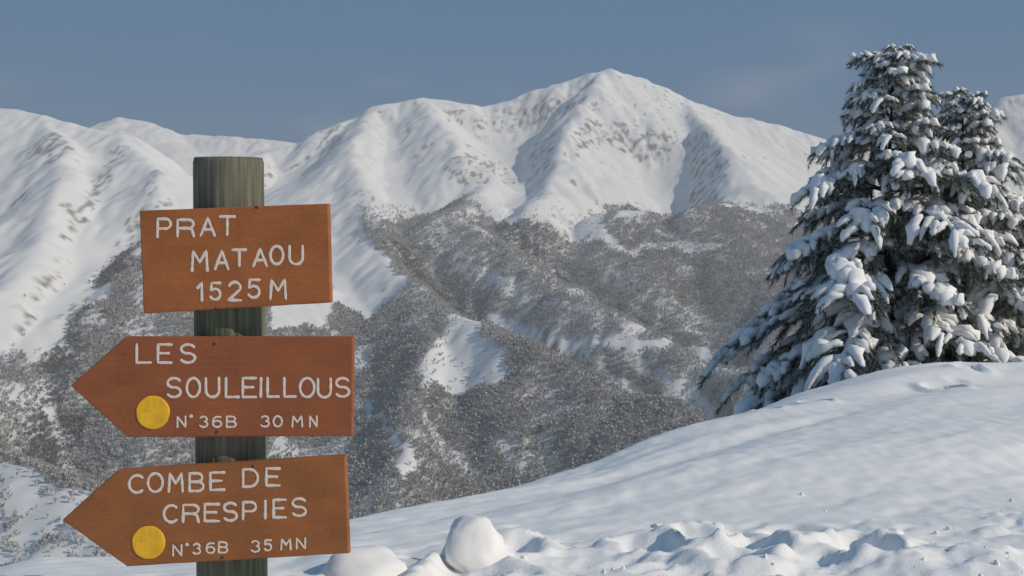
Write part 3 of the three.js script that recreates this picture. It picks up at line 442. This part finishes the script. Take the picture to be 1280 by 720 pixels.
// ---------------------------------------------------------------- snow-laden pines beyond the brow
const needleMat = new THREE.MeshStandardMaterial({ vertexColors: true, roughness: 0.75, side: THREE.DoubleSide });
const barkMat = new THREE.MeshStandardMaterial({ roughness: 0.95, map: noiseTex(128, 256, (u, v) => { const k = 0.55 + 0.5 * Math.abs(fbm(u * 10, v * 16, 4)) + 0.2 * fbm(u * 40, v * 40, 2); return [0.33 * k, 0.285 * k, 0.25 * k]; }, true) });
const treeSnowMat = new THREE.MeshStandardMaterial({ color: new THREE.Color().setRGB(0.86, 0.855, 0.85), roughness: 0.9 });
function tubeAlong(P, R, na, jig, seed, lift = 0, flat = 1) { // a rough closed tube through points P with radii R
  const pos = [], idx = [], uv = [], n = P.length, T = new THREE.Vector3(), U = new THREE.Vector3(), V = new THREE.Vector3(), up = new THREE.Vector3(0, 1, 0);
  for (let j = 0; j < n; j++) {
    T.subVectors(P[Math.min(n - 1, j + 1)], P[Math.max(0, j - 1)]).normalize(); U.crossVectors(T, up); if (U.lengthSq() < 1e-4) U.set(1, 0, 0); U.normalize(); V.crossVectors(U, T).normalize();
    for (let i = 0; i < na; i++) { const a = i / na * 2 * Math.PI; let r = R[j]; const cx = Math.cos(a), sy = Math.sin(a); if (jig) r *= 1 + jig * n3(P[j].x * 9 + cx * 1.1 + seed, P[j].y * 9 + sy * 1.1, P[j].z * 9 + seed * 0.7) + 0.6 * jig * n3(P[j].x * 31 + cx * 2, P[j].y * 31 + sy * 2, P[j].z * 31 + seed); const yy = sy > 0 ? flat : flat * 0.8; pos.push(P[j].x + U.x * cx * r + V.x * sy * r * yy, P[j].y + U.y * cx * r + V.y * sy * r * yy + lift * R[j], P[j].z + U.z * cx * r + V.z * sy * r * yy); uv.push(i / na, j * 0.15); }
  }
  for (let j = 0; j < n - 1; j++) for (let i = 0; i < na; i++) { const a = j * na + i, b = j * na + (i + 1) % na; idx.push(a, a + na, b, b, a + na, b + na); }
  for (const [j, f] of [[0, 0], [n - 1, 1]]) { const c = pos.length / 3; pos.push(P[j].x, P[j].y + lift * R[j], P[j].z); uv.push(0, 0); for (let i = 0; i < na; i++) { const a = j * na + i, b = j * na + (i + 1) % na; f ? idx.push(a, c, b) : idx.push(b, c, a); } }
  return geo(pos, idx, null, uv);
}
function makeBough(seed, L, rise, droop, load) { // outward along +x
  const r = rng(seed), wood = [], snow = [], np = [], nc = [], ni = [];
  const V = (x, y, z) => new THREE.Vector3(x, y, z);
  const needles = (P, dens, len) => {
    let total = 0; for (let i = 0; i + 1 < P.length; i++) total += P[i].distanceTo(P[i + 1]);
    const n = Math.round(total * dens), T = V(), q = V(), a1 = V(), a2 = V();
    for (let k = 0; k < n; k++) {
      const f = Math.pow(r(), 0.8) * (P.length - 1.001), i = f | 0, t = f - i; q.lerpVectors(P[i], P[i + 1], t); T.subVectors(P[i + 1], P[i]).normalize();
      const a = r() * 6.283; a1.set(-T.z, 0, T.x); if (a1.lengthSq() < 1e-3) a1.set(0, 0, 1); a1.normalize(); a2.crossVectors(T, a1);
      const rad = V().addScaledVector(a1, Math.cos(a)).addScaledVector(a2, Math.sin(a)), l = len * (0.7 + 0.6 * r()), fwd = 0.5 + 0.5 * r();
      const tip = q.clone().addScaledVector(T, l * fwd * 0.8).addScaledVector(rad, l * 0.75); tip.y -= 0.12 * l;
      const w = 0.0032 + 0.0026 * r(), sd = V().crossVectors(rad, T).normalize().multiplyScalar(w), b = np.length / 3;
      np.push(q.x + sd.x, q.y + sd.y, q.z + sd.z, q.x - sd.x, q.y - sd.y, q.z - sd.z, tip.x, tip.y, tip.z); ni.push(b, b + 1, b + 2);
      const fr = r() < 0.34 ? 0.5 + 0.2 * r() : 0, g = 0.6 + 0.8 * r(), c = [mix(0.042 * g, 0.7, fr), mix(0.066 * g, 0.73, fr), mix(0.034 * g, 0.76, fr)];
      for (let s = 0; s < 3; s++) nc.push(...c);
    }
  };
  const axis = t => V(L * t * (1 - 0.12 * droop * t * t), L * (rise * t - droop * t * t), L * 0.06 * Math.sin(t * 4 + seed));
  const ax = [...Array(12)].map((_, i) => axis(i / 11)); wood.push(tubeAlong(ax, ax.map((_, i) => mix(0.018, 0.004, i / 11) * Math.sqrt(L)), 6, 0, 0));
  const nt = Math.round(8 + 7 * L), twigs = [ax.slice(7)];
  for (let k = 0; k < nt; k++) {
    const t = 0.22 + 0.76 * (k + r() * 0.6) / nt, o = axis(t), side = k % 2 ? 1 : -1, len = (0.16 + 0.36 * L * (1 - 0.55 * t)) * (0.75 + 0.5 * r()), ang = side * (0.55 + 0.5 * r()), dr = (0.1 + 0.55 * droop + 0.6 * r()) , up0 = rise * 0.5 - droop * t;
    const P = []; for (let i = 0; i <= 6; i++) { const s = i / 6, fl = len * (s - 0.12 * dr * s * s); P.push(V(o.x + Math.cos(ang) * fl, o.y + len * ((up0 * 0.5 + 0.25) * s - dr * s * s), o.z + Math.sin(ang) * fl)); }
    wood.push(tubeAlong(P, P.map((_, i) => mix(0.006, 0.002, i / 6)), 3, 0, 0)); twigs.push(P);
  }
  for (const P of twigs) {
    needles(P, 400, 0.07 + 0.03 * r());
    if (r() < load) { // clotted snow riding on the twig, often hanging past its end
      const s0 = r() * 0.4, s1 = s0 + 0.35 + 0.45 * r(), n = 6, Q = [], R = [], w = (0.028 + 0.046 * r() * r() + 0.014 * r()) * (0.8 + 0.4 * Math.sqrt(L));
      for (let i = 0; i <= n; i++) { const s = mix(s0, s1, i / n), f = Math.min(s, 0.999) * (P.length - 1), k = f | 0, q = V().lerpVectors(P[k], P[Math.min(P.length - 1, k + 1)], f - k); if (s > 1) q.y -= (s - 1) * 0.25; Q.push(q); R.push(w * Math.pow(Math.sin(Math.PI * clamp((i + 0.35) / (n + 0.7))), 0.55) * (0.75 + 0.5 * r())); }
      snow.push(tubeAlong(Q, R, 7, 0.55, seed + snow.length * 1.9, 0.55, 0.9));
    }
  }
  for (let t0 = 0.12 + 0.15 * r(); t0 < 0.92;) { // broken slabs of snow along the bough itself
    const t1 = Math.min(1.03, t0 + 0.16 + 0.3 * r()), n = 7, Q = [], R = [], w = (0.04 + 0.06 * r()) * Math.sqrt(L) * (0.6 + 0.6 * load);
    for (let i = 0; i <= n; i++) { Q.push(axis(mix(t0, t1, i / n))); R.push(w * Math.pow(Math.sin(Math.PI * clamp((i + 0.4) / (n + 0.8))), 0.5) * (0.7 + 0.6 * r())); }
    snow.push(tubeAlong(Q, R, 9, 0.75, seed + t0 * 7, 0.55, 0.8)); t0 = t1 + 0.02 + 0.16 * r() * (1.6 - load);
  }
  return { wood: mergeGeometries(wood), needle: geo(np, ni, nc), snow: snow.length ? mergeGeometries(snow) : null };
}
const KINDS = { top: [0, 1, 2, 3].map(k => makeBough(100 + k, 0.55, 0.8, 0.5, 0.9)), mid: [0, 1, 2, 3, 4].map(k => makeBough(200 + k, 1.15, 0.40 + 0.1 * (k % 3), 0.50 + 0.06 * (k % 2), 0.75 + 0.05 * k)), low: [0, 1, 2, 3, 4].map(k => makeBough(300 + k, 1.9, 0.16 + 0.08 * (k % 3), 0.40 + 0.08 * (k % 2), 0.75 + 0.05 * k)) };
function pine(px, pyTop, d, prof, seed, label, step) {
  const r = rng(seed), root = new THREE.Group(); root.name = numbered('pine_tree'); const top = at(px, pyTop, d), gy = nearSnow(top.x, top.z) - 0.15; root.position.set(top.x, gy, top.z);
  tag(root, label, 'pine tree', 'snow-laden pines beyond the snow brow'); scene.add(root);
  const H = top.y - gy, tr = [], tR = []; for (let i = 0; i <= 24; i++) { const t = i / 24; tr.push(new THREE.Vector3(0.05 * Math.sin(t * 5 + seed), t * (H - 0.1), 0.05 * Math.cos(t * 4 + seed) - 0.05)); tR.push(mix(0.10, 0.008, Math.pow(t, 0.8))); }
  const trunk = new THREE.Mesh(tubeAlong(tr, tR, 12, 0.12, seed), barkMat); trunk.name = 'trunk'; root.add(trunk);
  const radius = b => { let i = 1; while (i < prof.length - 1 && prof[i][0] < b) i++; const [a0, r0] = prof[i - 1], [a1, r1] = prof[i]; return mix(r0, r1, clamp((b - a0) / (a1 - a0))); };
  let az = r() * 6;
  for (let b = 0.06, w = 0; b < H - 0.25; b += step * (0.55 + 0.6 * Math.min(1, b / 1.2)), w++) {
    const R = radius(b), n = b < 0.35 ? 4 : b < 1.2 ? 5 : 6;
    for (let k = 0; k < n; k++) {
      if (b > 0.5 && r() < 0.03) { az += 6.283 / n; continue; }
      az += 6.283 / n + (r() - 0.5) * 0.5; const len = R * (0.72 + 0.46 * r()), set = len < 0.6 ? 'top' : len < 1.45 ? 'mid' : 'low', L0 = { top: 0.55, mid: 1.15, low: 1.9 }[set], q = KINDS[set][Math.floor(r() * KINDS[set].length)], s = len / L0;
      const bough = new THREE.Mesh(q.wood, barkMat); bough.name = 'bough'; const y = clamp(H - b - (set === 'top' ? 0.25 * len : 0) + (r() - 0.5) * 0.08, 0.1, H), ti = clamp(y / H) * 24 | 0; bough.position.set(tr[ti].x, y, tr[ti].z); bough.rotation.order = 'YZX'; bough.rotation.y = az; bough.rotation.z = -0.26 * ss(1.6, 0.4, H - b) * (0.6 + 0.8 * r()); bough.scale.setScalar(s);
      const nd = new THREE.Mesh(q.needle, needleMat); nd.name = 'needle_foliage'; bough.add(nd);
      if (q.snow) { const sn = new THREE.Mesh(q.snow, treeSnowMat); sn.name = 'snow_load'; bough.add(sn); }
      root.add(bough);
    }
    az += 0.7;
  }
  shadows(root); return root;
}
pine(1114, 58, 15, [[0, 0.2], [0.25, 0.46], [0.9, 0.62], [1.2, 0.6], [1.6, 1.05], [2.3, 1.5], [3.0, 1.8], [3.8, 2.15], [4.6, 2.3], [6, 2.4]], 21, 'tall snow-laden pine with the higher pointed top', 0.245);
pine(1210, 114, 15.4, [[0, 0.3], [0.3, 0.4], [0.7, 0.42], [1.1, 0.75], [1.7, 1.15], [2.6, 1.5], [3.6, 1.8], [5, 2.1]], 57, 'shorter snow-laden pine crowding against the taller one', 0.26);

// ---------------------------------------------------------------- air over the valley
scene.fog = new THREE.FogExp2(new THREE.Color().setRGB(0.86, 0.83, 0.80), 0.00014);
renderer.render(scene, camera);
